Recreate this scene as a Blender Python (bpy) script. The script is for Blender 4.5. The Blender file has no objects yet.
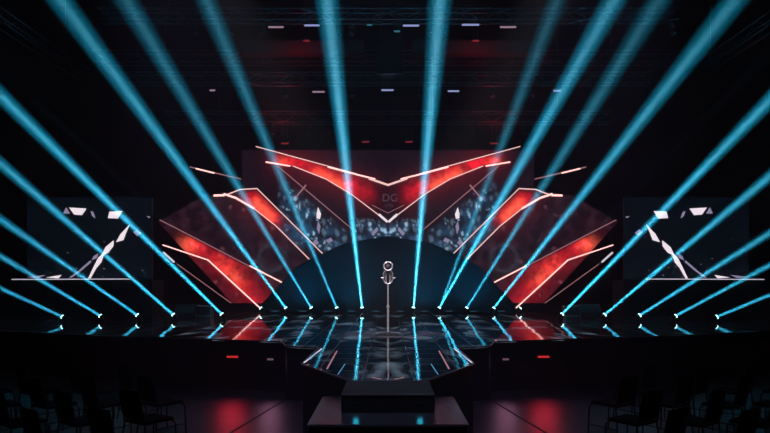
import bpy, bmesh, math, random
from mathutils import Vector, Matrix, Quaternion, noise

random.seed(7)
sc = bpy.context.scene
COL = sc.collection
PI = math.pi

# ------------------------------------------------------------------ camera
F, H, CX, HY = 600.0, 2.2, 388.0, 280.0
cam = bpy.data.cameras.new('camera'); cam_o = bpy.data.objects.new('camera', cam)
COL.objects.link(cam_o); sc.camera = cam_o
cam.sensor_width = 36.0; cam.lens = F * 36.0 / 770.0
cam.shift_x = (385.0 - CX) / 770.0; cam.shift_y = (HY - 216.5) / 770.0
cam.clip_end = 200
cam_o.location = (0, 0, H); cam_o.rotation_euler = (PI / 2, 0, 0)
DECK = 1.0


def at(px, py, Y):
    """point seen at pixel (px, py) at distance Y."""
    return Vector(((px - CX) / F * Y, Y, H - (py - HY) / F * Y))


def on_z(px, py, z):
    """point seen at pixel (px, py) lying at height z."""
    return at(px, py, F * (H - z) / (py - HY))


# ------------------------------------------------------------------ materials
def lin(c):
    return tuple(((v / 255.0) / 12.92 if v <= 10 else (((v / 255.0) + .055) / 1.055) ** 2.4) for v in c)


def mat(name, rgb, rough=.6, metal=0.0, ior=1.45, emit=None, strength=1.0, bump=0.0, bscale=40.0, vary=.25):
    m = bpy.data.materials.new(name); m.use_nodes = True
    nt = m.node_tree; b = nt.nodes['Principled BSDF']
    b.inputs['Roughness'].default_value = rough
    b.inputs['Metallic'].default_value = metal
    b.inputs['IOR'].default_value = ior
    tc = nt.nodes.new('ShaderNodeTexCoord')
    n = nt.nodes.new('ShaderNodeTexNoise'); n.inputs['Scale'].default_value = bscale; n.inputs['Detail'].default_value = 4
    nt.links.new(tc.outputs['Object'], n.inputs['Vector'])
    mix = nt.nodes.new('ShaderNodeMix'); mix.data_type = 'RGBA'
    mix.inputs[6].default_value = (*[v * (1 - vary) for v in rgb], 1)
    mix.inputs[7].default_value = (*[v * (1 + vary) for v in rgb], 1)
    nt.links.new(n.outputs['Fac'], mix.inputs[0]); nt.links.new(mix.outputs[2], b.inputs['Base Color'])
    if emit:
        b.inputs['Emission Color'].default_value = (*emit, 1); b.inputs['Emission Strength'].default_value = strength
    if bump:
        bp = nt.nodes.new('ShaderNodeBump'); bp.inputs['Strength'].default_value = bump; bp.inputs['Distance'].default_value = .01
        nt.links.new(n.outputs['Fac'], bp.inputs['Height']); nt.links.new(bp.outputs['Normal'], b.inputs['Normal'])
    return m


M = {}
M['wall'] = mat('black_drape', (.006, .006, .008), .9, bump=.4, bscale=6)
M['ceiling'] = mat('black_ceiling', (.010, .009, .011), .8, bump=.3, bscale=8)
M['black'] = mat('matte_black', (.008, .008, .010), .7)
M['fascia'] = mat('black_fascia', (.006, .007, .012), .55)
M['arch'] = mat('arch_cloth', (.012, .03, .045), .85, bump=.2, bscale=14)
M['case'] = mat('case_black', (.02, .022, .026), .35)
M['truss'] = mat('truss_metal', (.22, .20, .23), .4, metal=.7)
M['plastic'] = mat('fixture_plastic', (.02, .022, .026), .35)
M['chair_shell'] = mat('chair_black', (.004, .004, .005), .95, ior=1.15)
M['chair_metal'] = mat('chair_metal', (.10, .11, .14), .3, metal=.9)
M['chrome'] = mat('chrome', (.80, .74, .73), .42, metal=.75)
M['mic_mesh'] = mat('mic_mesh', (.16, .13, .14), .5, metal=.6, bump=.8, bscale=300)
M['beam'] = mat('ceiling_beam', (.09, .05, .06), .6)
M['edge'] = mat('edge_trim', (.55, .52, .58), .3, metal=.9)
M['lens'] = mat('cyan_lens', (.0, .0, .0), .3, emit=(.40, .95, 1.0), strength=6.0)
M['lens_dim'] = mat('cyan_lens_side', (.0, .0, .0), .3, emit=(.30, .75, .9), strength=1.3)
M['strip'] = mat('pink_white_strip', (.1, .1, .1), .4, emit=lin((255, 205, 200)), strength=1.15)
M['strip_b'] = mat('bright_pink_strip', (.1, .1, .1), .4, emit=lin((255, 190, 185)), strength=1.9)
M['strip_dim'] = mat('dim_pink_strip', (.1, .1, .1), .4, emit=lin((190, 130, 140)), strength=.7)
M['strip_white'] = mat('white_strip', (.1, .1, .1), .4, emit=lin((225, 220, 235)), strength=1.0)
M['shard'] = mat('white_screen_pixels', (.1, .1, .1), .4, emit=lin((240, 225, 235)), strength=1.2)
M['shard_dim'] = mat('lilac_screen_pixels', (.1, .1, .1), .4, emit=lin((150, 140, 175)), strength=.9)
M['deck_cyan'] = mat('deck_line_cyan', (.1, .1, .1), .4, emit=lin((60, 130, 165)), strength=1.0)
M['emblem'] = mat('emblem_grey', (.1, .1, .1), .4, emit=lin((105, 75, 90)), strength=.7)
M['tube_cool'] = mat('cool_tube', (.1, .1, .1), .4, emit=lin((150, 160, 215)), strength=1.0)
M['tube_warm'] = mat('warm_tube', (.1, .1, .1), .4, emit=lin((170, 140, 165)), strength=.8)
M['tube_red'] = mat('red_tube', (.1, .1, .1), .4, emit=lin((170, 45, 55)), strength=.5)
M['tube_teal'] = mat('teal_tube', (.1, .1, .1), .4, emit=lin((60, 130, 150)), strength=.6)
M['batten'] = mat('batten_face', (.1, .1, .1), .4, emit=lin((45, 85, 105)), strength=.8)
M['marker_red'] = mat('marker_red', (.1, .1, .1), .4, emit=lin((225, 50, 50)), strength=.8)
M['marker_white'] = mat('marker_white', (.1, .1, .1), .4, emit=lin((130, 95, 115)), strength=.6)


def deck_material():
    m = bpy.data.materials.new('glossy_deck_tiles'); m.use_nodes = True
    nt = m.node_tree; N = nt.nodes; L = nt.links; b = N['Principled BSDF']

    def math_(op, a, c=None):
        n = N.new('ShaderNodeMath'); n.operation = op
        for i, v in enumerate((a, c)):
            if v is None: continue
            if isinstance(v, (int, float)): n.inputs[i].default_value = v
            else: L.new(v, n.inputs[i])
        return n.outputs[0]
    tc = N.new('ShaderNodeTexCoord'); sx = N.new('ShaderNodeSeparateXYZ'); L.new(tc.outputs['Object'], sx.inputs[0])
    S = .62
    u = math_('DIVIDE', math_('ADD', sx.outputs[0], 40 * S + S / 2), S); v = math_('DIVIDE', sx.outputs[1], S * 1.0)
    cu, cv = math_('FLOOR', u), math_('FLOOR', v)
    cx = N.new('ShaderNodeCombineXYZ'); L.new(cu, cx.inputs[0]); L.new(cv, cx.inputs[1])
    wn = N.new('ShaderNodeTexWhiteNoise'); wn.noise_dimensions = '3D'; L.new(cx.outputs[0], wn.inputs['Vector'])
    sub = N.new('ShaderNodeVectorMath'); sub.operation = 'SUBTRACT'; L.new(wn.outputs['Color'], sub.inputs[0]); sub.inputs[1].default_value = (.5, .5, .5)
    # slow waviness of the sheet as well
    ns = N.new('ShaderNodeTexNoise'); ns.inputs['Scale'].default_value = 2.2; ns.inputs['Detail'].default_value = 2; L.new(tc.outputs['Object'], ns.inputs['Vector'])
    s2 = N.new('ShaderNodeVectorMath'); s2.operation = 'SUBTRACT'; L.new(ns.outputs['Color'], s2.inputs[0]); s2.inputs[1].default_value = (.5, .5, .5)
    k1 = N.new('ShaderNodeVectorMath'); k1.operation = 'MULTIPLY'; L.new(sub.outputs[0], k1.inputs[0]); k1.inputs[1].default_value = (.008, .004, 0)
    k2 = N.new('ShaderNodeVectorMath'); k2.operation = 'MULTIPLY'; L.new(s2.outputs[0], k2.inputs[0]); k2.inputs[1].default_value = (.006, .006, 0)
    ad = N.new('ShaderNodeVectorMath'); L.new(k1.outputs[0], ad.inputs[0]); L.new(k2.outputs[0], ad.inputs[1])
    geo = N.new('ShaderNodeNewGeometry')
    ad2 = N.new('ShaderNodeVectorMath'); L.new(geo.outputs['Normal'], ad2.inputs[0]); L.new(ad.outputs[0], ad2.inputs[1])
    no = N.new('ShaderNodeVectorMath'); no.operation = 'NORMALIZE'; L.new(ad2.outputs[0], no.inputs[0])
    L.new(no.outputs[0], b.inputs['Normal'])
    # seams
    fu = math_('ABSOLUTE', math_('SUBTRACT', math_('FRACT', u), .5)); fv = math_('ABSOLUTE', math_('SUBTRACT', math_('FRACT', v), .5))
    seam = math_('MAXIMUM', math_('GREATER_THAN', fu, .488), math_('GREATER_THAN', fv, .482))
    # pale patches in the base colour stand in for reflected streaks (wide in x)
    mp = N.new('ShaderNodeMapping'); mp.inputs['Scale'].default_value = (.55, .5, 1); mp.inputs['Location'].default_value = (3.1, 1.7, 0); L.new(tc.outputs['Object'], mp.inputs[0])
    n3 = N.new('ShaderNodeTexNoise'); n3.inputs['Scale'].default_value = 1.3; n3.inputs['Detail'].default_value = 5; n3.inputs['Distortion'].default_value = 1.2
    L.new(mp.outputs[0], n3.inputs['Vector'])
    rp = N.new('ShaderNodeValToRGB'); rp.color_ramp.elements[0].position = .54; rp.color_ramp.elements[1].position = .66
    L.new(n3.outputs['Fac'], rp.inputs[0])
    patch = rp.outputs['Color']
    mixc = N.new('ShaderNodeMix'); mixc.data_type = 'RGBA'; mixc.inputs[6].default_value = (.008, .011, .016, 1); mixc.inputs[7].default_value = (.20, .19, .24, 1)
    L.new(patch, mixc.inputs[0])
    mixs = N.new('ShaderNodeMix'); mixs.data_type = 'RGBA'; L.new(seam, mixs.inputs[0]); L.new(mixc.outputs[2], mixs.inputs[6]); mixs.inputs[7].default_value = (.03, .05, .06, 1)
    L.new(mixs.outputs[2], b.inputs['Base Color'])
    r = math_('ADD', math_('MULTIPLY', seam, .3), .03)
    L.new(r, b.inputs['Roughness']); b.inputs['IOR'].default_value = 3.2
    # pale streaks put into the emission in place of reflections, mid-deck only
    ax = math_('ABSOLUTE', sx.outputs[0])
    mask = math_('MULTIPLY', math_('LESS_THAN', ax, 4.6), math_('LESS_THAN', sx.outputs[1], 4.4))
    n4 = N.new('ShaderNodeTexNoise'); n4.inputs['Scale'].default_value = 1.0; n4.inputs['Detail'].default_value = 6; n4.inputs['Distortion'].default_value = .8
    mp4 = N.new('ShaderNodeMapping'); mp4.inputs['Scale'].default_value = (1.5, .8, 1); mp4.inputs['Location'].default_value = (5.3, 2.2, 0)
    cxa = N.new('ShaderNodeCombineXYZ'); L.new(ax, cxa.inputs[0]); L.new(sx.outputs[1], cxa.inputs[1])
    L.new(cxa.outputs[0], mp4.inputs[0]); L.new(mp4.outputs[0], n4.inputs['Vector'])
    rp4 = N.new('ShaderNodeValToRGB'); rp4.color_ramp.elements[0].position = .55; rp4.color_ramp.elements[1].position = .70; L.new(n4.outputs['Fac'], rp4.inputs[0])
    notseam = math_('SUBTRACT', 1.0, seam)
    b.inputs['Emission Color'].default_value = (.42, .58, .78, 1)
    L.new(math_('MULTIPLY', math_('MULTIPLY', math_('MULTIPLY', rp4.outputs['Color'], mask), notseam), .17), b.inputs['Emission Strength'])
    return m


def floor_material():
    m = bpy.data.materials.new('dark_floor_boards'); m.use_nodes = True
    nt = m.node_tree; N = nt.nodes; L = nt.links; b = N['Principled BSDF']
    tc = N.new('ShaderNodeTexCoord')
    br = N.new('ShaderNodeTexBrick'); br.inputs['Scale'].default_value = 1.0; br.inputs['Brick Width'].default_value = 2.4; br.inputs['Row Height'].default_value = .22
    br.inputs['Mortar Size'].default_value = .012; br.inputs['Color1'].default_value = (.055, .050, .062, 1); br.inputs['Color2'].default_value = (.035, .033, .042, 1); br.inputs['Mortar'].default_value = (.010, .009, .012, 1)
    L.new(tc.outputs['Object'], br.inputs['Vector'])
    n = N.new('ShaderNodeTexNoise'); n.inputs['Scale'].default_value = 3.0; n.inputs['Detail'].default_value = 6
    mp = N.new('ShaderNodeMapping'); mp.inputs['Scale'].default_value = (.6, 3, 1); L.new(tc.outputs['Object'], mp.inputs[0]); L.new(mp.outputs[0], n.inputs['Vector'])
    mx = N.new('ShaderNodeMix'); mx.data_type = 'RGBA'; mx.blend_type = 'MULTIPLY'; mx.inputs[0].default_value = .7
    L.new(br.outputs['Color'], mx.inputs[6]); L.new(n.outputs['Fac'], mx.inputs[7]); L.new(mx.outputs[2], b.inputs['Base Color'])
    b.inputs['Roughness'].default_value = .38
    bp = N.new('ShaderNodeBump'); bp.inputs['Strength'].default_value = .3; bp.inputs['Distance'].default_value = .004; L.new(br.outputs['Fac'], bp.inputs['Height']); bp.invert = True
    L.new(bp.outputs[0], b.inputs['Normal'])
    return m


def screen_material(name, strength=1.0):
    """LED wall: the picture it shows is a colour attribute, broken up by the LED pixel noise."""
    m = bpy.data.materials.new(name); m.use_nodes = True
    nt = m.node_tree; N = nt.nodes; L = nt.links; b = N['Principled BSDF']
    b.inputs['Base Color'].default_value = (.01, .01, .012, 1); b.inputs['Roughness'].default_value = .6
    a = N.new('ShaderNodeAttribute'); a.attribute_name = 'picture'
    tc = N.new('ShaderNodeTexCoord'); n = N.new('ShaderNodeTexNoise'); n.inputs['Scale'].default_value = 5.0; n.inputs['Detail'].default_value = 6
    L.new(tc.outputs['Object'], n.inputs['Vector'])
    mr = N.new('ShaderNodeMapRange'); mr.inputs[1].default_value = .3; mr.inputs[2].default_value = .7; mr.inputs[3].default_value = .6; mr.inputs[4].default_value = 1.35
    L.new(n.outputs['Fac'], mr.inputs[0])
    mx = N.new('ShaderNodeVectorMath'); mx.operation = 'SCALE'; L.new(a.outputs['Color'], mx.inputs[0]); L.new(mr.outputs[0], mx.inputs['Scale'])
    L.new(mx.outputs[0], b.inputs['Emission Color']); b.inputs['Emission Strength'].default_value = strength
    return m


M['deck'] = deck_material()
M['floor'] = floor_material()
M['screen'] = screen_material('led_screen', 1.25)
def platform_material():
    return mat('platform_top', (.05, .048, .06), .22, ior=1.7)
M['platform'] = platform_material()


# ------------------------------------------------------------------ mesh helpers
class MB:
    def __init__(self): self.bm = bmesh.new()

    def box(self, c, s, rot=None, bevel=0.0):
        r = bmesh.ops.create_cube(self.bm, size=1.0)
        vs = r['verts']
        mt = Matrix.Translation(Vector(c)) @ ((rot.to_matrix().to_4x4() if isinstance(rot, Quaternion) else Matrix.Rotation(rot, 4, 'Z')) if rot else Matrix.Identity(4)) @ Matrix.Diagonal((*s, 1))
        bmesh.ops.transform(self.bm, matrix=mt, verts=vs)
        if bevel:
            es = list({e for v in vs for e in v.link_edges})
            bmesh.ops.bevel(self.bm, geom=es, offset=bevel, segments=2, affect='EDGES')
        return self

    def cone(self, p, q, r1, r2=None, seg=12, cap=True):
        p, q = Vector(p), Vector(q); d = q - p
        r2 = r1 if r2 is None else r2
        r = bmesh.ops.create_cone(self.bm, cap_ends=cap, segments=seg, radius1=r1, radius2=r2, depth=d.length)
        mt = Matrix.Translation((p + q) / 2) @ d.to_track_quat('Z', 'Y').to_matrix().to_4x4()
        bmesh.ops.transform(self.bm, matrix=mt, verts=r['verts'])
        return self

    def tube(self, pts, r, seg=8):
        pts = [Vector(p) for p in pts]
        rs = r if isinstance(r, (list, tuple)) else [r] * len(pts)
        rings = []
        up = None
        for i, p in enumerate(pts):
            t = (pts[min(i + 1, len(pts) - 1)] - pts[max(i - 1, 0)]).normalized()
            if up is None: up = t.orthogonal().normalized()
            up = (up - t * up.dot(t)).normalized(); s = t.cross(up)
            rings.append([self.bm.verts.new(p + (up * math.cos(2 * PI * k / seg) + s * math.sin(2 * PI * k / seg)) * rs[i]) for k in range(seg)])
        for a, b in zip(rings, rings[1:]):
            for k in range(seg): self.bm.faces.new((a[k], a[(k + 1) % seg], b[(k + 1) % seg], b[k]))
        self.bm.faces.new(rings[0][::-1]); self.bm.faces.new(rings[-1])
        return self

    def lathe(self, prof, c=(0, 0, 0), axis=None, seg=24):
        q = Vector((0, 0, 1)).rotation_difference(Vector(axis)) if axis else Quaternion()
        rings = []
        for r, z in prof:
            rings.append([self.bm.verts.new(Vector(c) + q @ Vector((r * math.cos(2 * PI * k / seg), r * math.sin(2 * PI * k / seg), z))) for k in range(seg)])
        for a, b in zip(rings, rings[1:]):
            for k in range(seg): self.bm.faces.new((a[k], a[(k + 1) % seg], b[(k + 1) % seg], b[k]))
        self.bm.faces.new(rings[0][::-1]); self.bm.faces.new(rings[-1])
        return self

    def torus(self, c, R, r, normal=(0, 1, 0), seg=28, n=8):
        q = Vector((0, 0, 1)).rotation_difference(Vector(normal))
        vs = []
        for i in range(seg):
            a = 2 * PI * i / seg
            vs.append([self.bm.verts.new(Vector(c) + q @ Vector(((R + r * math.cos(2 * PI * j / n)) * math.cos(a), (R + r * math.cos(2 * PI * j / n)) * math.sin(a), r * math.sin(2 * PI * j / n)))) for j in range(n)])
        for i in range(seg):
            for j in range(n):
                self.bm.faces.new((vs[i][j], vs[(i + 1) % seg][j], vs[(i + 1) % seg][(j + 1) % n], vs[i][(j + 1) % n]))
        return self

    def prism(self, pts, thick):
        """extrude a 3-D polygon by the vector thick."""
        t = Vector(thick)
        a = [self.bm.verts.new(Vector(p)) for p in pts]; b = [self.bm.verts.new(Vector(p) + t) for p in pts]
        self.bm.faces.new(a); self.bm.faces.new(b[::-1])
        n = len(a)
        for i in range(n): self.bm.faces.new((a[i], b[i], b[(i + 1) % n], a[(i + 1) % n]))
        return self

    def build(self, name, m, parent=None, off=None, smooth=False):
        if off is not None: bmesh.ops.translate(self.bm, vec=-Vector(off), verts=self.bm.verts)
        bmesh.ops.recalc_face_normals(self.bm, faces=self.bm.faces)
        me = bpy.data.meshes.new(name); self.bm.to_mesh(me); self.bm.free()
        if smooth:
            for p in me.polygons: p.use_smooth = True
            me.set_sharp_from_angle(angle=math.radians(40))
        me.materials.append(m)
        o = bpy.data.objects.new(name, me); COL.objects.link(o)
        if parent is not None: o.parent = parent
        return o


def tag(o, label=None, cat=None, group=None, kind=None):
    if label: o['label'] = label
    if cat: o['category'] = cat
    if group: o['group'] = group
    if kind: o['kind'] = kind
    return o


def empty(name, loc, label, cat, group=None, rz=0.0):
    o = bpy.data.objects.new(name, None); COL.objects.link(o); o.location = loc; o.rotation_euler = (0, 0, rz)
    o.empty_display_size = .1
    return tag(o, label, cat, group)


def copy_tree(o, parent=None):
    c = o.copy(); COL.objects.link(c); c.parent = parent
    for ch in list(o.children):
        if ch.type != 'LIGHT': copy_tree(ch, c)
    return c


def beam(name, loc, d, energy, color, spread_deg, size, parent):
    """a real lamp aperture: a small disc that throws a narrow beam."""
    l = bpy.data.lights.new(name, 'AREA'); l.shape = 'DISK'; l.size = size; l.energy = energy; l.color = color
    l.spread = math.radians(spread_deg)
    s = bpy.data.objects.new(name, l); COL.objects.link(s)
    s.location = loc; s.rotation_mode = 'QUATERNION'; s.rotation_quaternion = Vector(d).to_track_quat('-Z', 'Y'); s.parent = parent
    return s


def spot(name, loc, target_dir, energy, color, size_deg, blend=1.0, radius=.03, parent=None):
    l = bpy.data.lights.new(name, 'SPOT'); l.energy = energy; l.color = color
    l.spot_size = math.radians(size_deg); l.spot_blend = blend; l.shadow_soft_size = radius
    s = bpy.data.objects.new(name, l); COL.objects.link(s)
    s.location = loc; s.rotation_mode = 'QUATERNION'; s.rotation_quaternion = Vector(target_dir).to_track_quat('-Z', 'Y')
    if parent is not None: s.parent = parent
    return s


# ------------------------------------------------------------------ room
XW, YB, YF, ZC = 19.0, 27.5, -4.0, 14.6
for nm, c, s, m in (
        ('floor', (0, (YB + YF) / 2, -.1), (2 * XW, YB - YF, .2), M['floor']),
        ('ceiling', (0, (YB + YF) / 2, ZC + .1), (2 * XW, YB - YF, .2), M['ceiling']),
        ('wall_left', (-XW - .1, (YB + YF) / 2, ZC / 2), (.2, YB - YF, ZC), M['wall']),
        ('wall_right', (XW + .1, (YB + YF) / 2, ZC / 2), (.2, YB - YF, ZC), M['wall']),
        ('wall_back', (0, YB + .1, ZC / 2), (2 * XW, .2, ZC), M['wall']),
        ('wall_front', (0, YF - .1, ZC / 2), (2 * XW, .2, ZC), M['wall'])):
    tag(MB().box(c, s).build(nm, m), kind='structure')
# floor joint lines (aluminium-like dark cover strips)
for i, sg in enumerate((-1, 1)):
    mb = MB()
    a, b = on_z(CX + sg * -98, 397, 0.0), on_z(CX + sg * -158, 433, 0.0)
    d = (b - a).normalized(); b2 = a + d * 6
    mb.box(((a + b2) / 2) + Vector((0, 0, .003)), (.03, (b2 - a).length, .006), rot=math.atan2(-d.x, d.y))
    tag(mb.build('trim_%d' % (i + 1), M['black']), kind='structure')

# ------------------------------------------------------------------ stage
def mir(pts): return pts + [Vector((-p.x, p.y, p.z)) for p in reversed(pts)]

left = [Vector((-16.5, 26.0, DECK)), on_z(-20, 329, DECK), on_z(100, 335, DECK), on_z(282, 341, DECK), on_z(286, 345.6, DECK),
        on_z(319, 347.4, DECK), on_z(302, 363.5, DECK), on_z(350.5, 380, DECK)]
outline = mir(left)
stage = empty('stage', (0, 16, 0), 'low black stage with glossy tiled deck and a pointed runway towards the seats', 'stage')
OFF = (0, 16, 0)
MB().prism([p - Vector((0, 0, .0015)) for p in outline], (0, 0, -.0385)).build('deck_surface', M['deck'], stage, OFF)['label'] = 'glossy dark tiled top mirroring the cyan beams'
# fascia is set slightly back under the lip
cen = Vector((0, 16, 0))
def inset(p, k=.04):
    d = Vector((cen.x - p.x, cen.y - p.y, 0)).normalized(); return Vector((p.x, p.y, 0)) + d * k
low = [inset(p) for p in outline]
mb = MB()
mb.prism([p + Vector((0, 0, DECK - .04)) for p in low], (0, 0, -(DECK - .04)))
mb.build('fascia', M['fascia'], stage, OFF)
mb = MB()
front = outline[1:-1]
for a, b in zip(front, front[1:]):
    d = b - a
    if abs(d.x) < .01 and abs(d.y) < .01: continue
    n = Vector((d.y, -d.x, 0)).normalized()
    c = (a + b) / 2
    if n.dot(Vector((0, 16, 0)) - Vector((c.x, c.y, 0))) > 0: n = -n
    mb.box(c + n * .008 + Vector((0, 0, -.012)), (d.length + .01, .014, .022), rot=math.atan2(d.y, d.x))
mb.build('edge_trim', M['edge'], stage, OFF)['label'] = 'thin metal edging round the deck'

# light lines let into the runway deck
for sg in (-1, 1):
    for pts, m_, w_ in (([(322, 348.6), (304, 362.8)], 'strip_white', .022), ([(337, 351), (333, 358), (327, 369)], 'strip_dim', .022), ([(317, 352), (309, 360)], 'deck_cyan', .03),
                        ([(345, 364), (338, 374.5)], 'deck_cyan', .014), ([(372, 377.5), (381.5, 379.3)], 'strip_dim', .016)):
        mb = MB()
        P3 = [on_z(x if sg < 0 else 2 * CX - x, y, DECK - .002) for x, y in pts]
        for a, b in zip(P3, P3[1:]):
            mb.box((a + b) / 2, ((b - a).length, w_, .008), rot=math.atan2((b - a).y, (b - a).x))
        mb.build('inlaid_light', M[m_], stage, OFF)

# marker wash bars on the fascia: they throw the red and lilac pools on the floor
def fascia_bar(px, py, col_, cname, energy, w, side):
    a = at(px, py, 11.72)
    root = empty('wash_bar', a, 'small %s light bar on the black stage front, %s' % (cname, side), 'light bar', 'light bars on the stage front')
    MB().box((0, .08, 0), (w + .06, .09, .09), bevel=.01).build('housing', M['plastic'], root)
    MB().box((0, .028, 0), (w, .012, .035)).build('lens', M['marker_red'] if 'red' in cname else M['marker_white'], root)
    return root, a

for sg, word in ((-1, 'left of the runway'), (1, 'right of the runway')):
    r_, a = fascia_bar(CX + sg * 156, 357, None, 'red', 0, .22, 'outer one ' + word)
    tgt = on_z(CX + sg * 172, 428, 0)
    spot('red_wash', Vector((0, -.02, 0)), tgt - a, 11, (1, .03, .07), 84, 1.0, .25, r_)
    r_, a = fascia_bar(CX + sg * 118, 359.5, None, 'pale lilac', 0, .12, 'inner one ' + word)
    tgt = on_z(CX + sg * 122, 432, 0)
    spot('lilac_wash', Vector((0, -.02, 0)), tgt - a, 4.5, (.9, .35, .62), 56, 1.0, .2, r_)

# front platform and step
plat = empty('platform', (0, 6.5, 0), 'low dark platform block in front of the runway tip', 'platform')
PO = (0, 6.5, 0)
pz = .81
xw = .78
MB().box((0, (5.78 + 7.16) / 2, pz - .015), (2 * xw, 7.16 - 5.78, .03), bevel=.005).build('top', M['platform'], plat, PO)['label'] = 'smooth dark grey top'
MB().box((0, (5.80 + 7.14) / 2, (pz - .03) / 2), (2 * xw - .04, 7.14 - 5.80, pz - .03)).build('skirt', M['fascia'], plat, PO)
MB().box((0, 5.775, pz - .012), (2 * xw, .01, .02)).build('edge_trim', M['edge'], plat, PO)
step = empty('step_block', (0, 6.7, pz), 'black step box on the low platform, against the runway tip', 'step')
MB().box((0, 0, .1), (.98, .84, .19), bevel=.008).build('body', M['fascia'], step)
MB().box((0, -.425, .190), (.98, .012, .014)).build('edge_trim', M['edge'], step)
for sg in (-1, 1):  # made-up cyan lamps, added to put teal spots on the platform
    f = MB().box((sg * .335, -.426, .10), (.05, .010, .012)).build('added_lamp_block', M['plastic'], step)
    spot('added_teal_spot', (sg * .335, -.435, .10), Vector((0, -.5, -.6)), .22, (.03, .55, .8), 110, 1.0, .03, step)

# ------------------------------------------------------------------ LED picture
def seg_dist(p, a, b):
    ax, ay = a; bx, by = b; px, py = p
    dx, dy = bx - ax, by - ay; L2 = dx * dx + dy * dy
    t = max(0, min(1, ((px - ax) * dx + (py - ay) * dy) / L2))
    return math.hypot(px - ax - t * dx, py - ay - t * dy), t

def side(p, a, b):   # >0 when p is below the line a-b (image y down, a left of b)
    return (p[1] - a[1]) * (b[0] - a[0]) - (p[0] - a[0]) * (b[1] - a[1])

def gauss(d, s): return math.exp(-(d / s) ** 2)
def sm(x): x = max(0., min(1., x)); return x * x * (3 - 2 * x)
def add(c, k, e): return tuple(a + k * b for a, b in zip(c, e))
RED, HOT, BLUE, WHITE = (.66, .005, .014), (1.1, .16, .07), (.010, .062, .125), (.42, .66, .90)
A_ = [(258, 147), (359, 175), (388, 185)]
B_ = [(266, 162), (293, 166), (326, 179), (351, 194), (388, 222)]
C_ = [(277, 165.5), (352, 229)]

def poly_y(pts, x):
    for (x0, y0), (x1, y1) in zip(pts, pts[1:]):
        if x0 <= x <= x1: return y0 + (y1 - y0) * (x - x0) / (x1 - x0)
    return pts[0][1] if x < pts[0][0] else pts[-1][1]

def fbm(x, y, s, seed=0): return noise.fractal(Vector((x * s, y * s, seed)), 1.0, 2.0, 4)
def cell(x, y, s, seed=0): return noise.cell(Vector((x * s, y * s, seed)))

def facets(x, y, sc_, seed, thr, sx=1.0, sy=1.0):
    """scattered angular flecks: bright only near the centres of random voronoi cells."""
    v = Vector((x * sc_ * sx, y * sc_ * sy, seed))
    d, pts = noise.voronoi(v)
    rnd = noise.cell(Vector((pts[0][0] * 7.3, pts[0][1] * 7.3, pts[0][2] * 7.3)))
    return sm((d[1] - d[0] - .14) / .22) * (1.0 if (abs(rnd) * 13.7) % 1 > thr else 0.0)

def pic_centre(px, py):
    q = px if px <= CX else 2 * CX - px
    c = (.0085, .0022, .0060)
    ya, yb = poly_y(A_, q), poly_y(B_, q)
    p = (q, py)
    inside = sm((py - ya + 1) / 3) * sm((yb + 1.5 - py) / 3)
    d1, _ = seg_dist(p, (284, 160), (300, 164)); d2, _ = seg_dist(p, (306, 168), (366, 193))
    n_ = .75 + .6 * fbm(px, py, .07)
    c = add(c, inside * gauss(d2, 10.5) * n_ * .95 * sm((384 - q) / 30), RED)
    c = add(c, inside * gauss(d1, 8) * n_ * .9, RED)
    dd, _ = seg_dist(p, (318, 176), (340, 187))
    c = add(c, .75 * inside * gauss(dd, 6.5), HOT)
    c = add(c, .40 * gauss(math.hypot(q - 282, (py - 161.5) * 1.8), 7), HOT)
    c = add(c, .10 * gauss(min(d1, d2), 17), RED)
    yc = poly_y(C_, q) if q < 352 else 229 + (q - 352) * .1
    # between the wing and the thin line: dim maroon; crystals only low down
    dc, _ = seg_dist(p, (330, 238), (352, 226))
    reg = 0.0
    if py > 182 and q > 262:
        reg = max(sm((py - (yc + (4 if q < 352 else -14))) / 16), .9 * gauss(math.hypot(q - 298, (py - 224) * 1.0), 17))
        reg *= sm((q - 276) / 12)
    if reg > 0:
        n1 = fbm(q, py, .07, 3.1)
        c = add(c, reg * max(.12, .45 + .9 * n1), BLUE)
        c = add(c, reg * facets(q, py, .17, 3.0, .55, 1.2, .8) * .13, WHITE)
        c = add(c, reg * facets(q, py, .27, 9.0, .82, 1.3, .8) * .60, WHITE)
        c = add(c, .40 * sm((py - 241) / 8) * facets(q, py, .24, 5.0, .3, .8, 1.2) * gauss(q - 330, 26), WHITE)
    # mirrored swirls of pale crystal round the middle
    dr = abs(math.hypot(q - 388, (py - 219) * 1.25) - 17)
    c = add(c, .8 * gauss(dr, 4.5) * sm((py - 217) / 10) * facets(q, py, .22, 7.0, .2), WHITE)
    return c

D_ = [(240, 190), (257, 189), (323, 254)]
E_ = [(222, 193), (254, 208), (276, 226), (309, 259)]
F_ = [(160, 220), (284, 284)]
G_ = [(163, 245), (208, 260), (261, 309)]

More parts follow.
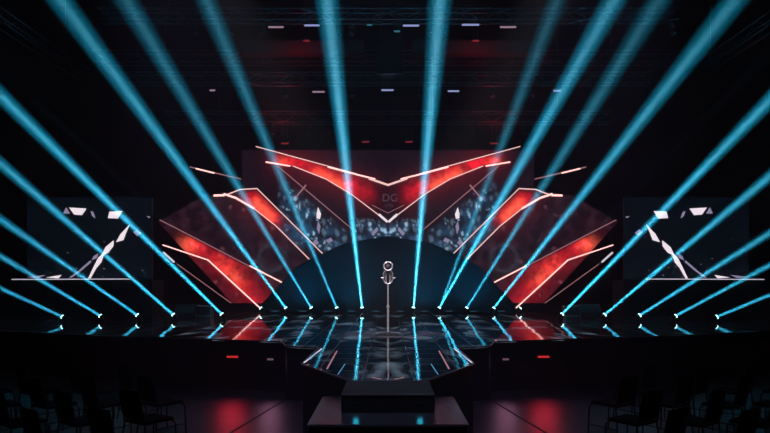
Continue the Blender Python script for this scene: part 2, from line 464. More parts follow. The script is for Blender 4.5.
def pic_wing(px, py):
    q = px if px <= CX else 2 * CX - px
    p = (q, py)
    c = (.0100, .0024, .0056)
    ye, yd = poly_y(E_, q), poly_y(D_, q)
    ins = sm((py - yd) / 4) * sm((ye + 1.5 - py) / 3) if q > 232 else 0
    dd, _ = seg_dist(p, (253, 200), (271, 218))
    c = add(c, ins * gauss(dd, 8.5) * .85, RED)
    dd2, _ = seg_dist(p, (257, 204), (270, 217))
    c = add(c, ins * gauss(dd2, 5.5) * .7, HOT)
    c = add(c, .09 * gauss(dd, 17), RED)
    if q > 276 and py < ye:
        rg = gauss(math.hypot(q - 298, py - 232), 17)
        c = add(c, rg * max(.1, .6 + fbm(q, py, .12, 2)), BLUE)
        c = add(c, rg * facets(q, py, .22, 4.0, .7) * .2, WHITE)
    if py > ye - 2:
        c = add(c, .02 * max(0, .25 + fbm(q, py, .10, 9)), (1, .35, .5))
        c = add(c, .10 * facets(q, py, .22, 2.0, .93), (.8, .3, .4))
    yf, yg = poly_y(F_, q), poly_y(G_, q)
    if q < 290:
        insf = sm((py - yf) / 3)
        below = sm((py - yg) / 2) if q > 163 else 0
        n_ = .85 + .6 * fbm(q, py, .06, 4)
        dk, _ = seg_dist(p, (194, 247), (226, 270)); dk2, _ = seg_dist(p, (226, 268), (250, 300))
        k = insf * max(gauss(dk, 11.5), .8 * gauss(dk2, 16)) * n_
        k *= (1 - .72 * below)
        k *= sm((q - 170) / 20)
        c = add(c, k * .85, RED)
        c = add(c, .55 * insf * gauss(math.hypot(q - 188, (py - 245) * 1.1), 9) * (1 - .4 * below), HOT)
        dh, _ = seg_dist(p, (222, 266), (238, 284))
        c = add(c, .34 * insf * gauss(dh, 9) * (1 - below) * (.8 + .9 * fbm(q, py, .13, 6)), HOT)
        c = add(c, .05 * insf * gauss(min(dk, dk2), 26), RED)
        dr = abs(math.hypot(q - 272, (py - 258)) - 13)
        c = add(c, .03 * gauss(dr, 2), WHITE)
    return c

def pic_side(px, py):
    q = px if px <= CX else 2 * CX - px
    c = (.0012, .0012, .0028)
    c = add(c, .02 * max(0, fbm(q, py, .08, 1)), BLUE)
    if py > 255: c = add(c, .35 * sm((py - 255) / 25) * max(0, fbm(q, py, .3, 2) - .12), BLUE)
    return c

def led_face(pts_px, Y, func, step_px, root, off, depth=.12, name='panel'):
    """LED wall: solid slab with the shown picture on its front face."""
    bm = bmesh.new()
    vs = [bm.verts.new(at(x, y, Y)) for x, y in pts_px]
    bm.faces.new(vs)
    xs = [p[0] for p in pts_px]; ys = [p[1] for p in pts_px]
    x = min(xs) + step_px
    while x < max(xs):
        bmesh.ops.bisect_plane(bm, geom=bm.verts[:] + bm.edges[:] + bm.faces[:], plane_co=at(x, 250, Y), plane_no=(1, 0, 0)); x += step_px
    y = min(ys) + step_px
    while y < max(ys):
        bmesh.ops.bisect_plane(bm, geom=bm.verts[:] + bm.edges[:] + bm.faces[:], plane_co=at(300, y, Y), plane_no=(0, 0, 1)); y += step_px
    bmesh.ops.translate(bm, vec=-Vector(off), verts=bm.verts)
    for f in bm.faces:
        f.normal_update()
        if f.normal.y > 0: f.normal_flip()
    me = bpy.data.meshes.new(name); bm.to_mesh(me); bm.free()
    at_ = me.color_attributes.new('picture', 'FLOAT_COLOR', 'POINT')
    for i, v in enumerate(me.vertices):
        w = v.co + Vector(off)
        px = w.x * F / Y + CX; py = HY - (w.z - H) * F / Y
        col = func(px, py)
        at_.data[i].color = (max(0, col[0]), max(0, col[1]), max(0, col[2]), 1)
    me.materials.append(M['screen'])
    o = bpy.data.objects.new(name, me); COL.objects.link(o); o.parent = root
    # the cabinet behind the face
    MB().prism([at(x, y, Y + .004) for x, y in pts_px], (0, depth, 0)).build('cabinet', M['black'], root, off)
    return o

def strip(root, off, pts, Y, m, w=.045, d=.04, name='light_strip', label=None, rad=None):
    mb = MB()
    P3 = [at(x, y, Y) for x, y in pts]
    w = w * .72
    for i, (a, b) in enumerate(zip(P3, P3[1:])):
        v = b - a
        q = Quaternion((0, 1, 0), -math.atan2(v.z, v.x))
        mb.box((a + b) / 2, (v.length + w * .4, d, w), rot=q)
    o = mb.build(name, m, root, off)
    if label: o['label'] = label
    return o

def mp(pts, sg): return pts if sg < 0 else [(2 * CX - x, y) for x, y in pts]

# centre wall
YC = 23.3
deck_y = lambda Y: HY + (H - DECK) * F / Y
cpoly = [(242, 149), (388, 152), (534, 149), (534, deck_y(YC) - .1), (242, deck_y(YC) - .1)]
cpoly = [(242, 150), (534, 150), (534, 262), (242, 262)]
croot = empty('led_screen', (0, YC, DECK), 'wide central LED wall showing red wings over dark blue crystals', 'screen')
CO = (0, YC, DECK)
led_face(cpoly, YC, pic_centre, 1.15, croot, CO)
MB().prism([at(242, 262.1, YC), at(534, 262.1, YC), at(534, deck_y(YC) - .1, YC), at(242, deck_y(YC) - .1, YC)], (0, .12, 0)).build('plinth', M['black'], croot, CO)
ys = YC - .03
for sg in (-1, 1):
    strip(croot, CO, mp([(256, 146.5), (357, 174)], sg), ys, M['strip'], .042)
    strip(croot, CO, mp([(328, 167), (357, 174.6), (375, 179)], sg), ys - .03, M['strip_b'], .075)
    strip(croot, CO, mp([(369, 178.5), (388, 185)], sg), ys - .05, M['strip'], .10)
    strip(croot, CO, mp([(266, 162), (290, 166)], sg), ys, M['strip_b'], .07)
    strip(croot, CO, mp([(293, 166), (326, 179), (351, 194), (380, 216)], sg), ys, M['strip'], .045)
    strip(croot, CO, mp([(380, 216), (388, 222)], sg), ys, M['strip_dim'], .10)
    strip(croot, CO, mp([(277, 165.5), (352, 229)], sg), ys, M['strip_dim'], .045)
    strip(croot, CO, mp([(296, 197), (306, 185)], sg), ys, M['strip_dim'], .07)
    strip(croot, CO, mp([(372, 205), (388, 213)], sg), ys, M['strip_dim'], .025)
    strip(croot, CO, mp([(379, 214.5), (387, 221.5)], sg), ys - .04, M['shard'], .12, name='bright_facet')
    for pts, m_ in (([(318, 207), (321, 214), (320, 219), (316.5, 218), (316.8, 213)], 'shard'), ([(318, 221), (320.5, 226), (319, 234), (316.8, 229)], 'shard_dim'),
                    ([(312, 243), (316, 239), (319, 243), (315, 246)], 'shard_dim'), ([(326, 240), (331, 237.5), (333, 241), (328, 243)], 'shard_dim'), ([(371, 233), (377, 227), (378.5, 230), (373, 236)], 'shard_dim')):
        MB().prism([at(x, y, ys) for x, y in mp(pts, sg)], (0, .02, 0)).build('bright_facet', M[m_], croot, CO)
# emblem on the wall: two grey letters and a small line under them
def text_mesh(txt, size, m, root, loc, name):
    cu = bpy.data.curves.new(name, 'FONT'); cu.body = txt; cu.size = size; cu.align_x = 'CENTER'; cu.extrude = .006
    t = bpy.data.objects.new(name, cu); COL.objects.link(t)
    dg = bpy.context.evaluated_depsgraph_get(); me = bpy.data.meshes.new_from_object(t.evaluated_get(dg))
    bpy.data.objects.remove(t)
    me.transform(Matrix.Translation(loc) @ Matrix.Rotation(PI / 2, 4, 'X')); me.materials.clear(); me.materials.append(m)
    o = bpy.data.objects.new(name, me); COL.objects.link(o); o.parent = root
    return o
p = at(390, 201.5, YC) - Vector(CO) + Vector((0, -.03, 0))
text_mesh('DG', .42, M['emblem'], croot, p, 'emblem')['label'] = 'grey emblem letters'
p = at(389, 207, YC) - Vector(CO) + Vector((0, -.03, 0))
text_mesh('STG', .17, M['emblem'], croot, p, 'emblem_line')

# wings
YWG = 22.85
for sg, wd in ((-1, 'left'), (1, 'right')):
    poly = [(158, 222), (203, 196), (240, 190), (257, 188.5), (326, 256), (300, 282), (268, 303), (232, 303)]
    X0 = sg * 5.5
    WO = (X0, YWG, DECK)
    wr = empty('led_wing', WO, 'angular red LED panel flanking the central wall on the %s side of the stage' % wd, 'screen', None)
    led_face(mp(poly, sg), YWG, pic_wing, 1.6, wr, WO)
    y_ = YWG - .03
    MB().prism([at(x, y, YWG + .02) for x, y in mp([(226, 303.2), (272, 303.2), (272, deck_y(YWG + .02)), (226, deck_y(YWG + .02))], sg)], (0, .3, 0)).build('plinth', M['black'], wr, WO)
    strip(wr, WO, mp([(226, 195), (240, 189.5), (257, 188.5), (323, 254)], sg), y_, M['strip'], .05)
    strip(wr, WO, mp([(224, 194), (236, 198), (254, 208.5)], sg), y_ - .02, M['strip_b'], .10)
    strip(wr, WO, mp([(254, 208.5), (276, 226), (309, 259)], sg), y_, M['strip'], .05)
    strip(wr, WO, mp([(160, 220), (200, 240.5), (252, 267.5)], sg), y_, M['strip_dim'], .045)
    strip(wr, WO, mp([(250, 266), (284, 283.5)], sg), y_ - .02, M['strip_b'], .065)
    strip(wr, WO, mp([(163, 245), (208, 260), (260, 308)], sg), y_, M['strip_b'], .06, label='brightest bent light strip')
    strip(wr, WO, mp([(177, 264), (231, 303)], sg), y_, M['strip_dim'], .03)
    strip(wr, WO, mp([(214, 195.5), (224, 195.2)], sg), y_ - .03, M['strip_b'], .10)
    strip(wr, WO, mp([(163.5, 252.5), (174, 262)], sg), y_ - .03, M['strip_white'], .09)

# suspended bars either side, above the wings
for sg, wd in ((-1, 'left'), (1, 'right')):
    a, b = [at(x, y, 22.4) for x, y in mp([(190, 167), (241, 179)], sg)]
    r = empty('hanging_light_bar', (a + b) / 2, 'slim pink light bar hung above the %s LED panel' % wd, 'light bar', None)
    o_ = (a + b) / 2
    strip(r, o_, mp([(190, 167), (241, 179)], sg), 22.4, M['strip_dim'], .05)
    strip(r, o_, mp([(196, 168.6), (214, 173)], sg), 22.37, M['strip_b'], .07, name='bright_section')
    mb = MB()
    for q in (a, b): mb.cone(q, (q.x, q.y, ZC), .008, seg=5)
    mb.build('hanging_cable', M['black'], r, o_)

# dark arch of set cloth in front of the walls
YA = 22.55
arch_l = [(258, deck_y(YA)), (263, 303), (298, 266), (318, 256), (345, 243.5), (388, 236.5)]
arch_px = arch_l + [(2 * CX - x, y) for x, y in reversed(arch_l[:-1])]
ar = empty('arched_set_piece', (0, YA, DECK), 'black arched set piece standing before the central LED wall', 'set piece')
MB().prism([at(x, y, YA) for x, y in arch_px], (0, .12, 0)).build('panel', M['arch'], ar, (0, YA, DECK))
strip(ar, (0, YA, DECK), arch_px[1:-1], YA - .01, M['black'], .05, name='rim')

# ------------------------------------------------------------------ side risers and side screens
YS = 19.6
for sg, wd in ((-1, 'left'), (1, 'right')):
    x0, x1 = 0, 152
    ppm = F / YS
    xa = (x0 - CX) / ppm; xb = (x1 - CX) / ppm
    topz = H - (280 - HY) / ppm
    X = (xa + xb) / 2 * (-sg); X = abs(X) * sg
    RO = (X, YS + .5, DECK)
    r = empty('side_riser', RO, 'black riser under the dark side screen, %s side of the stage' % wd, 'riser')
    MB().box((X, YS + .5, (DECK + topz) / 2), (xb - xa, 1.0, topz - DECK - .002)).build('body', M['wall'], r, RO)
    strip(r, RO, mp([(12, 279.4), (130, 279.0)], sg), YS - .01, M['strip_white'], .032, .03, label='white line of light along the top edge')
    # frames of dark scaffolding on the face
    SY = YS + .3
    SO = (X, SY, topz)
    s = empty('side_screen', SO, 'dark side screen with white angular shards on the %s of the stage' % wd, 'screen')
    poly = mp([(27, 197), (152, 197), (152, 279.2), (27, 279.2)], sg)
    led_face(poly, SY, pic_side, 2.5, s, SO, depth=.1)
    def shard(pts, m, k=0.0, name='bright_shard'):
        MB().prism([at(x, y, SY - .035 - k) for x, y in mp(pts, sg)], (0, .03, 0)).build(name, m, s, SO)
    shard([(63, 213.5), (66, 207.5), (69.5, 213.5)], M['shard_dim'])
    shard([(69, 207.5), (86, 208.5), (81.5, 215), (74, 214.5)], M['shard'])
    shard([(90.5, 211), (93, 212), (95, 218), (92, 216)], M['shard_dim'])
    shard([(109.5, 211.5), (122, 211), (117.5, 218.5), (107.8, 218)], M['shard'])
    shard([(146, 216), (150, 216.5), (149, 218)], M['shard_dim'])
    # mountain-like shards running down
    shard([(129.5, 224.5), (120.5, 234), (116, 242), (123, 240), (126, 232)], M['shard'])
    shard([(113.5, 240.5), (105.5, 247), (101, 256), (108, 252.5), (113, 246)], M['shard'])
    shard([(104.5, 251.5), (98, 258), (93.5, 267), (88, 278.5), (90, 278.5), (96, 268), (101, 262)], M['shard'])
    shard([(98, 253.5), (93.5, 256), (92, 260), (96.5, 258)], M['shard_dim'])
    shard([(90, 260.5), (78, 271), (69, 277.5), (71, 277.8), (81, 270.5), (91, 262)], M['shard_dim'])
    shard([(27, 277), (45, 275), (38, 278.2)], M['shard_dim'])
    shard([(46, 277.5), (61, 275), (58, 278.4)], M['shard'])
    for _ in range(26):
        x = random.uniform(40, 150); y = random.choice((random.uniform(266, 277), random.uniform(225, 277)))
        e = random.uniform(.4, 1.0)
        if _ < 14: shard([(x, y), (x + e * 1.4, y + .3), (x + e, y + e)], M['shard_dim'], name='light_fleck')
    shard([(133, 232), (137, 229.5), (141, 233), (137, 236)], M['shard_dim'])

# ------------------------------------------------------------------ beam lights
def make_head(Y=0):
    root = empty('beam_light', (0, 0, 0), 'x', 'stage light')
    mb = MB(); mb.box((0, 0, .03), (.20, .16, .06), bevel=.012); mb.build('base', M['plastic'], root)
    mb = MB(); mb.cone((0, 0, .06), (0, 0, .075), .05, seg=16)
    for sx in (-1, 1): mb.box((sx * .095, 0, .115), (.016, .05, .12), bevel=.004)
    mb.box((0, 0, .075), (.19, .05, .014)); mb.build('yoke', M['plastic'], root)
    mb = MB(); mb.lathe([(.001, -.09), (.045, -.088), (.062, -.06), (.070, .0), (.078, .055), (.078, .085), (.070, .088)], seg=20)
    head = mb.build('head', M['plastic'], root, smooth=True); head.location = (0, 0, .15)
    mb = MB(); mb.lathe([(.001, .086), (.080, .088), (.076, .112), (.052, .130), (.001, .134)], seg=20)
    mb.build('lens', M['lens'], head, smooth=True)
    return root

head0 = make_head()
for c_ in [head0] + list(head0.children_recursive):
    if c_.type == 'MESH': c_.data.transform(Matrix.Scale(.76, 4)); c_.location *= .76
CY = (.01, .62, 1.0)
K = 185
# (px, py, beams[(x1, y1, power, angle)], Y, label)
heads = []
mainrow = [(260.5, 308.5, [(206, 258, .003, 3.0)]), (285.5, 309, [(60, 0, 1.0, 4.6)]), (311, 309, [(126, 0, .55, 4.8)]), (336.5, 309, [(206, 0, .50, 4.8)]), (362, 309, [(327, 0, 1.3, 5.8)]),
           (413.5, 309, [(440, 0, 1.3, 5.8)]), (439.5, 309, [(614, 0, 1.15, 5.0), (557, 0, .32, 4.6)]), (467, 309, [(659, 0, .48, 4.8)]), (494, 309, [(735, 0, .95, 4.6)]), (520.5, 308.5, [(569, 258, .003, 3.0)])]
sidel = [(62, 317.5, [(0, 288, .30, 3.7)], 17.2), (100, 316.8, [(0, 256, .36, 3.7)], 17.5), (137, 316.3, [(0, 219, .44, 3.7)], 17.7), (173, 315.6, [(0, 163, .60, 3.7)], 17.9), (221.36, 315, [(0, 95, .80, 3.7)], 18.1)]
sider = [(562.36, 315, [(770, 100, .80, 3.7)], 18.1), (605, 315.8, [(770, 176, .60, 3.7)], 17.9), (640, 316.3, [(770, 233, .44, 3.7)], 17.7), (676, 317, [(770, 265, .36, 3.7)], 17.5), (717, 318, [(770, 295, .30, 3.7)], 17.2)]
ords = ['first', 'second', 'third', 'fourth', 'fifth']
for i, h in enumerate(sidel): heads.append((*h, '%s cyan beam light from the left end of the stage' % ords[i] if i else 'outermost cyan beam light at the left end of the stage', 'side beam lights'))
for i, h in enumerate(mainrow):
    if i < 5: lb = ('cyan beam light just left of the microphone stand, back row' if i == 4 else '%s cyan beam light leftwards from the microphone stand, back row' % ords[4 - i])
    else: lb = ('cyan beam light just right of the microphone stand, back row' if i == 5 else '%s cyan beam light rightwards from the microphone stand, back row' % ords[i - 5])
    heads.append((*h, 22.0, lb, 'back row beam lights'))
for i, h in enumerate(sider): heads.append((*h, '%s cyan beam light from the right end of the stage' % ords[4 - i] if i < 4 else 'outermost cyan beam light at the right end of the stage', 'side beam lights'))
first = True
for (px, py, beams, Y, lb, grp) in heads:
    o = head0 if first else copy_tree(head0)
    first = False
    lens_p = at(px, py, Y)
    d0 = (at(beams[0][0], beams[0][1], Y) - lens_p).normalized()
    o.location = (lens_p.x - d0.x * .09, Y, DECK)
    o['label'] = lb; o['group'] = grp
    hd = [c for c in o.children if c.name.startswith('head')][0]
    hd.rotation_mode = 'QUATERNION'
    hd.rotation_quaternion = Vector((0, 0, 1)).rotation_difference(d0)
    hc = Vector((lens_p.x - d0.x * .09, Y, DECK + .114))
    for (x1, y1, k, ang) in beams:
        src = hc + d0 * .104
        d = (at(x1, y1, Y) - src).normalized()
        beam('beam', src - hc + Vector((0, 0, .114)), d, K * k, CY, ang * .90, .085, o)
        if k > .2:   # tight white-hot core of the same lamp
            beam('beam_core', src + d * .003 - hc + Vector((0, 0, .114)), d, K * k * (.26 if k > 1.2 else .15), (.42, .88, 1.0), ang * (.50 if k > 1.2 else .44), .055, o)

# low wash battens along the foot of the arch
def make_batten():
    r = empty('wash_batten', (0, 0, 0), 'x', 'stage light', 'wash battens at the foot of the arch')
    MB().box((0, 0, .06), (.34, .10, .10), bevel=.01).build('housing', M['plastic'], r)
    mb = MB()
    for sx in (-1, 1): mb.box((sx * .15, 0, .012), (.03, .14, .024))
    mb.build('foot', M['plastic'], r)
    MB().box((0, -.054, .075), (.24, .008, .03)).build('lens', M['batten'], r)
    return r
bt = make_batten(); first = True
bx = [275, 303, 327, 351, 376, 400, 425, 449, 473, 501]
for i, x in enumerate(bx):
    o = bt if first else copy_tree(bt); first = False
    p = at(x, 306, 21.7); o.location = (p.x, 21.7, DECK)
    o['label'] = 'small wash batten at the foot of the arch, %s' % (
        ['left end', 'second', 'third', 'fourth', 'fifth', 'sixth', 'seventh', 'eighth', 'ninth', 'right end'][i] + (' from the left' if 0 < i < 9 else ''))
    if i in (1, 3, 6, 8):
        spot('batten_wash', (0, .02, .13), Vector((0, .25, 1)), 60, (.01, .42, .80), 150, 1.0, .10, o)

# ------------------------------------------------------------------ stage wedges / cases at the back corners
for sg, wd in ((-1, 'left'), (1, 'right')):
    for j, (px, py, w) in enumerate(((186, 313, .7), (205, 314, .5))):
        p = at(CX + sg * (CX - px), 312, 20.2)
        r = empty('stage_monitor' if j == 0 else 'flight_case', (p.x, 20.2, DECK), ('black wedge monitor speaker' if j == 0 else 'small black road case') + ' on the deck below the %s red LED panel' % wd,
                  'speaker' if j == 0 else 'case')
        if j == 0:
            MB().prism([(-w / 2, -.25, 0), (-w / 2, .25, 0), (-w / 2, .25, .34), (-w / 2, .12, .38), (-w / 2, -.22, .1)], (w, 0, 0)).build('cabinet', M['case'], r)
            q = Quaternion((1, 0, 0), math.atan2(.28, .34))
            MB().box((0, -.06, .25), (w - .08, .38, .012), rot=q).build('grille', M['plastic'], r)
            strip(r, (p.x, 20.2, DECK), [(0, 0), (1, 0)], 20.2, M['case'], .001) if False else None
        else:
            MB().box((0, 0, .17), (w, .4, .34), bevel=.01).build('body', M['case'], r)
            mb = MB()
            for sz in (.012, .328):
                mb.box((0, -.202, sz), (w + .01, .012, .02))
            for sx in (-1, 1): mb.box((sx * w / 2, -.202, .17), (.02, .012, .34))
            mb.build('edge_trim', M['edge'], r)

# ------------------------------------------------------------------ microphone and its stand
bp_ = on_z(388, 335, DECK)
Ym = bp_.y; ppm = F / Ym
ms = empty('microphone_stand', (0, Ym, DECK), 'tall chrome microphone stand with scrolled ornamental top, alone on the deck', 'microphone stand')
MB().lathe([(.001, 0), (.235, 0), (.235, .018), (.22, .028), (.05, .034), (.03, .06), (.022, .07), (.001, .07)], seg=40).build('base', M['black'], ms, smooth=True)
ptop = H - (284 - HY) / ppm - DECK
mb = MB(); mb.cone((0, 0, .03), (0, 0, ptop * .55), .024, seg=14); mb.cone((0, 0, ptop * .55), (0, 0, ptop), .019, seg=14)
mb.lathe([(.024, ptop * .53), (.034, ptop * .535), (.034, ptop * .575), (.024, ptop * .58)], seg=14)
mb.build('pole', M['chrome'], ms, smooth=True)
z_ = lambda py: H - (py - HY) / ppm - DECK
x_ = lambda dx: dx / ppm
mb = MB()
mb.torus((0, -.058, z_(266.3)), .092, .017)
mb.build('ring', M['chrome'], ms, smooth=True)
for sg in (-1, 1):
    mb = MB()
    pts = [(0, 284), (3.2, 282.5), (4.6, 280), (3.9, 277), (4.6, 273.5), (3.5, 271.2), (2.4, 272)]
    mb.tube([(sg * x_(a), -.058 * max(0, (280 - b) / 9), z_(b)) for a, b in pts], [.016, .015, .016, .017, .017, .014, .008])
    mb.tube([(sg * x_(a), 0, z_(b)) for a, b in [(3.9, 277.2), (5.6, 278.3), (7.8, 277.2)]], [.014, .022, .005])
    mb.tube([(sg * x_(a), 0, z_(b)) for a, b in [(1.7, 284), (2.0, 279), (2.0, 273)]], .011)
    mb.build('scroll', M['chrome'], ms, smooth=True)
mic = empty('microphone', (0, Ym, DECK + z_(282)), 'dark grille microphone held upright in the ring of the chrome stand', 'microphone')
zz = z_(282)
MB().lathe([(.001, 0), (.018, 0), (.024, z_(273) - zz), (.030, z_(270.5) - zz), (.001, z_(270.5) - zz)], seg=18).build('body', M['case'], mic, smooth=True)
zc = z_(266.3) - zz
MB().lathe([(.02, zc - .058)] + [(.062 * math.sin(PI * k / 12), zc - .062 * math.cos(PI * k / 12)) for k in range(2, 12)] + [(.001, zc + .062)], seg=20).build('grille', M['mic_mesh'], mic, smooth=True)

# ------------------------------------------------------------------ chairs
def make_chair():
    r = empty('stacking_chair', (0, 0, 0), 'x', 'chair')
    # faces +Y
    mb = MB(); mb.box((0, 0, .455), (.44, .43, .035), bevel=.014); mb.build('seat', M['chair_shell'], r, smooth=True)
    bm = bmesh.new()
    rows = []
    for i in range(7):
        t = i / 6; z = .50 + .36 * t; y0 = -.205 - .07 * t; w = .215 - .02 * t
        rows.append([bm.verts.new((w * (j / 4 - 1), y0 - .03 * (1 - (j / 4 - 1) ** 2), z + (.012 * (1 - (j / 4 - 1) ** 2) if i == 6 else 0))) for j in range(9)])
    for a, b in zip(rows, rows[1:]):
        for j in range(8): bm.faces.new((a[j], a[j + 1], b[j + 1], b[j]))
    bmesh.ops.solidify(bm, geom=bm.faces[:], thickness=.022)
    mb = MB(); mb.bm.free(); mb.bm = bm; mb.build('backrest', M['chair_shell'], r, smooth=True)
    for sx in (-1, 1):
        MB().tube([(sx * .20, .17, .44), (sx * .225, .22, .40), (sx * .235, .235, 0)], .011).build('leg', M['chair_metal'], r, smooth=True)
        MB().tube([(sx * .20, -.28, .84), (sx * .205, -.235, .60), (sx * .21, -.20, .44), (sx * .235, -.25, 0)], .011).build('leg', M['chair_metal'], r, smooth=True)
    for sx in (-1, 1): MB().tube([(sx * .231, .232, .14), (sx * .23, -.236, .14)], .008).build('stretcher', M['chair_metal'], r, smooth=True)
    MB().tube([(-.215, .205, .425), (.215, .205, .425)], .009).build('seat_rail', M['chair_metal'], r, smooth=True)
    return r
ch0 = make_chair(); first = True
rowY = [(9.55, 3.95), (8.55, 3.22), (7.5, 3.02), (6.5, 2.85)]
rown = ['row nearest stage', 'second row from stage', 'third row from stage', 'row farthest from stage']
seatn = ['aisle seat', 'second seat from the aisle', 'third seat from the aisle', 'fourth seat from the aisle', 'fifth seat from the aisle']
for sg, wd in ((-1, 'left'), (1, 'right')):
    for ri, (Y, X0) in enumerate(rowY):
        n = 5 if ri < 3 else 3
        for k in range(n):
            X = X0 + k * .74
            Yk = Y - k * .06
            if X > .66 * Yk + .3: continue
            o = ch0 if first else copy_tree(ch0); first = False
            o.location = (sg * X + random.uniform(-.03, .03), Yk + random.uniform(-.03, .03), 0)
            o.rotation_euler = (0, 0, sg * math.radians(36 + random.uniform(-4, 4)))
            o['label'] = 'black chair, %s, %s, %s of the runway' % (seatn[k], rown[ri], wd)
            o['group'] = 'audience chairs %s of the runway' % wd

# ------------------------------------------------------------------ roof: trusses, beams, fixtures
def truss(Y, z, x0, x1, s, label, drop=True):
    r = empty('hanging_truss', ((x0 + x1) / 2, Y, z), label, 'truss', 'lighting trusses under the roof')
    O = ((x0 + x1) / 2, Y, z)
    for dy in (-s / 2, s / 2):
        for dz in (-s / 2, s / 2):
            MB().cone((x0, Y + dy, z + dz), (x1, Y + dy, z + dz), .024, seg=6).build('chord', M['truss'], r, O)
    mb = MB(); n = int((x1 - x0) / (s * 1.6)); st = (x1 - x0) / n
    for i in range(n):
        a = x0 + i * st; b = a + st; f = 1 if i % 2 else -1
        for dy in (-s / 2, s / 2): mb.cone((a, Y + dy, z - f * s / 2), (b, Y + dy, z + f * s / 2), .013, seg=4, cap=False)
        for dz in (-s / 2, s / 2): mb.cone((a, Y - f * s / 2, z + dz), (b, Y + f * s / 2, z + dz), .013, seg=4, cap=False)
    mb.build('bracing', M['truss'], r, O)
    if drop:
        for x in (x0 + .12 * (x1 - x0), (x0 + x1) / 2 + 1.9, x1 - .12 * (x1 - x0)):
            MB().cone((x, Y, z + s / 2), (x, Y, ZC), .012, seg=5).build('hoist_chain', M['truss'], r, O)
    return r
TZ = lambda py, Y: H - (py - HY) / F * Y
t1Y, t2Y, t3Y = 22.9, 24.2, 25.6
truss(t1Y, TZ(16, t1Y), -11, 11, .42, 'long metal lighting truss nearest the seats, carrying the row of tube lights')
truss(t2Y, TZ(79, t2Y), -10.5, 10.5, .42, 'long metal lighting truss over the beam lights')
truss(t3Y, TZ(118, t3Y), -9.5, 9.5, .45, 'long metal truss just above and behind the central LED wall')
truss(26.6, TZ(58, 26.6), -13, 13, .5, 'dim truss close to the back wall behind the hung black box')
# two angled side trusses running towards the seats (faint diagonal lines upper left and right)
for sg, wd in ((-1, 'left'), (1, 'right')):
    r = empty('hanging_truss', (sg * 13.0, 18, 10.3), 'side truss running along the %s wall high above the seats' % wd, 'truss', 'lighting trusses under the roof')
    O = (sg * 13.0, 18, 10.3); a = Vector((sg * 12.9, 14.5, 10.9)); b = Vector((sg * 12.9, 25.5, 10.9))
    for dx in (-.22, .22):
        for dz in (-.22, .22):
            MB().cone(a + Vector((dx, 0, dz)), b + Vector((dx, 0, dz)), .026, seg=6).build('chord', M['truss'], r, O)
    for dx in (-.22, .22):
        zz_ = [(a.x + dx, 14.5 + i * 11 / 16, a.z + (.22 if i % 2 else -.22)) for i in range(17)]
        MB().tube(zz_, .013, seg=4).build('bracing', M['truss'], r, O)
    for y in (16, 24): MB().cone((a.x, y, a.z + .22), (a.x, y, ZC), .012, seg=5).build('hoist_chain', M['truss'], r, O)
# roof ribs
for i in range(9):
    Y = 24.3 + .0 * i if False else 10.5 + i * 2.0
    tag(MB().box((0, Y, ZC - .16), (2 * XW, .18, .3)).build('ceiling_rib', M['ceiling']), kind='structure')

# dark box header lit red, in two lengths either side of the hung box
for sg, wd in ((-1, 'left'), (1, 'right')):
    Y = 24.6
    a = at(CX - 24, 47, Y); b = at(CX - 150, 47, Y)
    xm = abs(a.x + b.x) / 2 * sg; L_ = abs(a.x - b.x)
    r = empty('hanging_duct', (xm, Y, a.z), 'dull reddish box duct under the roof, %s of the hung black box' % wd, 'duct')
    MB().box((0, .2, 0), (L_, .5, .52), bevel=.02).build('body', M['beam'], r)
    mb = MB()
    for k in range(6): mb.box((-L_ / 2 + (k + .5) * L_ / 6, -.062, 0), (.05, .012, .54))
    mb.build('flange', M['beam'], r)
    for x in (-L_ / 3, L_ / 3): MB().cone((x, .2, .25), (x, .2, ZC - a.z), .012, seg=5).build('hanging_rod', M['truss'], r)

# hung black box in the middle
Y = 23.3
a, b = at(376.5, 33, Y), at(402, 74.5, Y)
r = empty('hanging_speaker_cluster', ((a.x + b.x) / 2, Y, b.z), 'tall black box hung from the roof over the middle of the stage', 'speaker')
w_, h_ = b.x - a.x, a.z - b.z
for k in range(4):
    MB().box((0, .25, h_ * (k + .5) / 4), (w_, .5, h_ / 4 - .02), bevel=.02).build('cabinet', M['case'], r)
MB().box((0, -.01, .012), (w_ + .02, .03, .02)).build('edge_trim', M['edge'], r)
for x in (-w_ / 3, w_ / 3): MB().cone((x, .25, h_), (x, .25, ZC - b.z), .012, seg=5).build('hanging_rod', M['truss'], r)

# tube lights
def tube_light(px, py, Y, wpx, m, label, grp='tube lights hung under the roof', truss_z=None):
    p = at(px, py, Y); w = wpx * Y / F
    r = empty('hanging_tube_light', p, label, 'ceiling light', grp)
    MB().box((0, .02, .06), (w + .05, .10, .06), bevel=.01).build('housing', M['plastic'], r)
    MB().cone((-w / 2, -.02, .0), (w / 2, -.02, 0), .035, seg=10).build('tube', m, r)
    mb = MB()
    for x in (-w / 3, w / 3): mb.cone((x, .02, .09), (x, .02, (truss_z - p.z) if truss_z else .35), .008, seg=5)
    mb.build('bracket', M['truss'], r)
    return r
z1 = TZ(16, t1Y) - .25
for px, py, w, m, lb in ((276, 27.3, 15, 'tube_warm', 'pale tube light at the left end of the nearest truss row'), (312, 25.6, 15, 'tube_cool', 'bluish tube light beside the left centre beam, nearest truss row'),
                         (411, 25.8, 16, 'tube_cool', 'lilac-white tube light right of the hung black box, nearest truss row'), (470.5, 25, 17, 'tube_cool', 'brightest bluish tube light, nearest truss row'),
                         (508, 27.3, 16, 'tube_warm', 'pale tube light at the right end of the nearest truss row'), (369.5, 25, 5, 'tube_teal', 'tiny teal tube light above the hung black box'),
                         (397, 31.5, 6, 'tube_teal', 'tiny teal tube light on the right shoulder of the hung black box')):
    tube_light(px, py, t1Y, w, M[m], lb, truss_z=z1)
z2 = TZ(79, t2Y) - .25
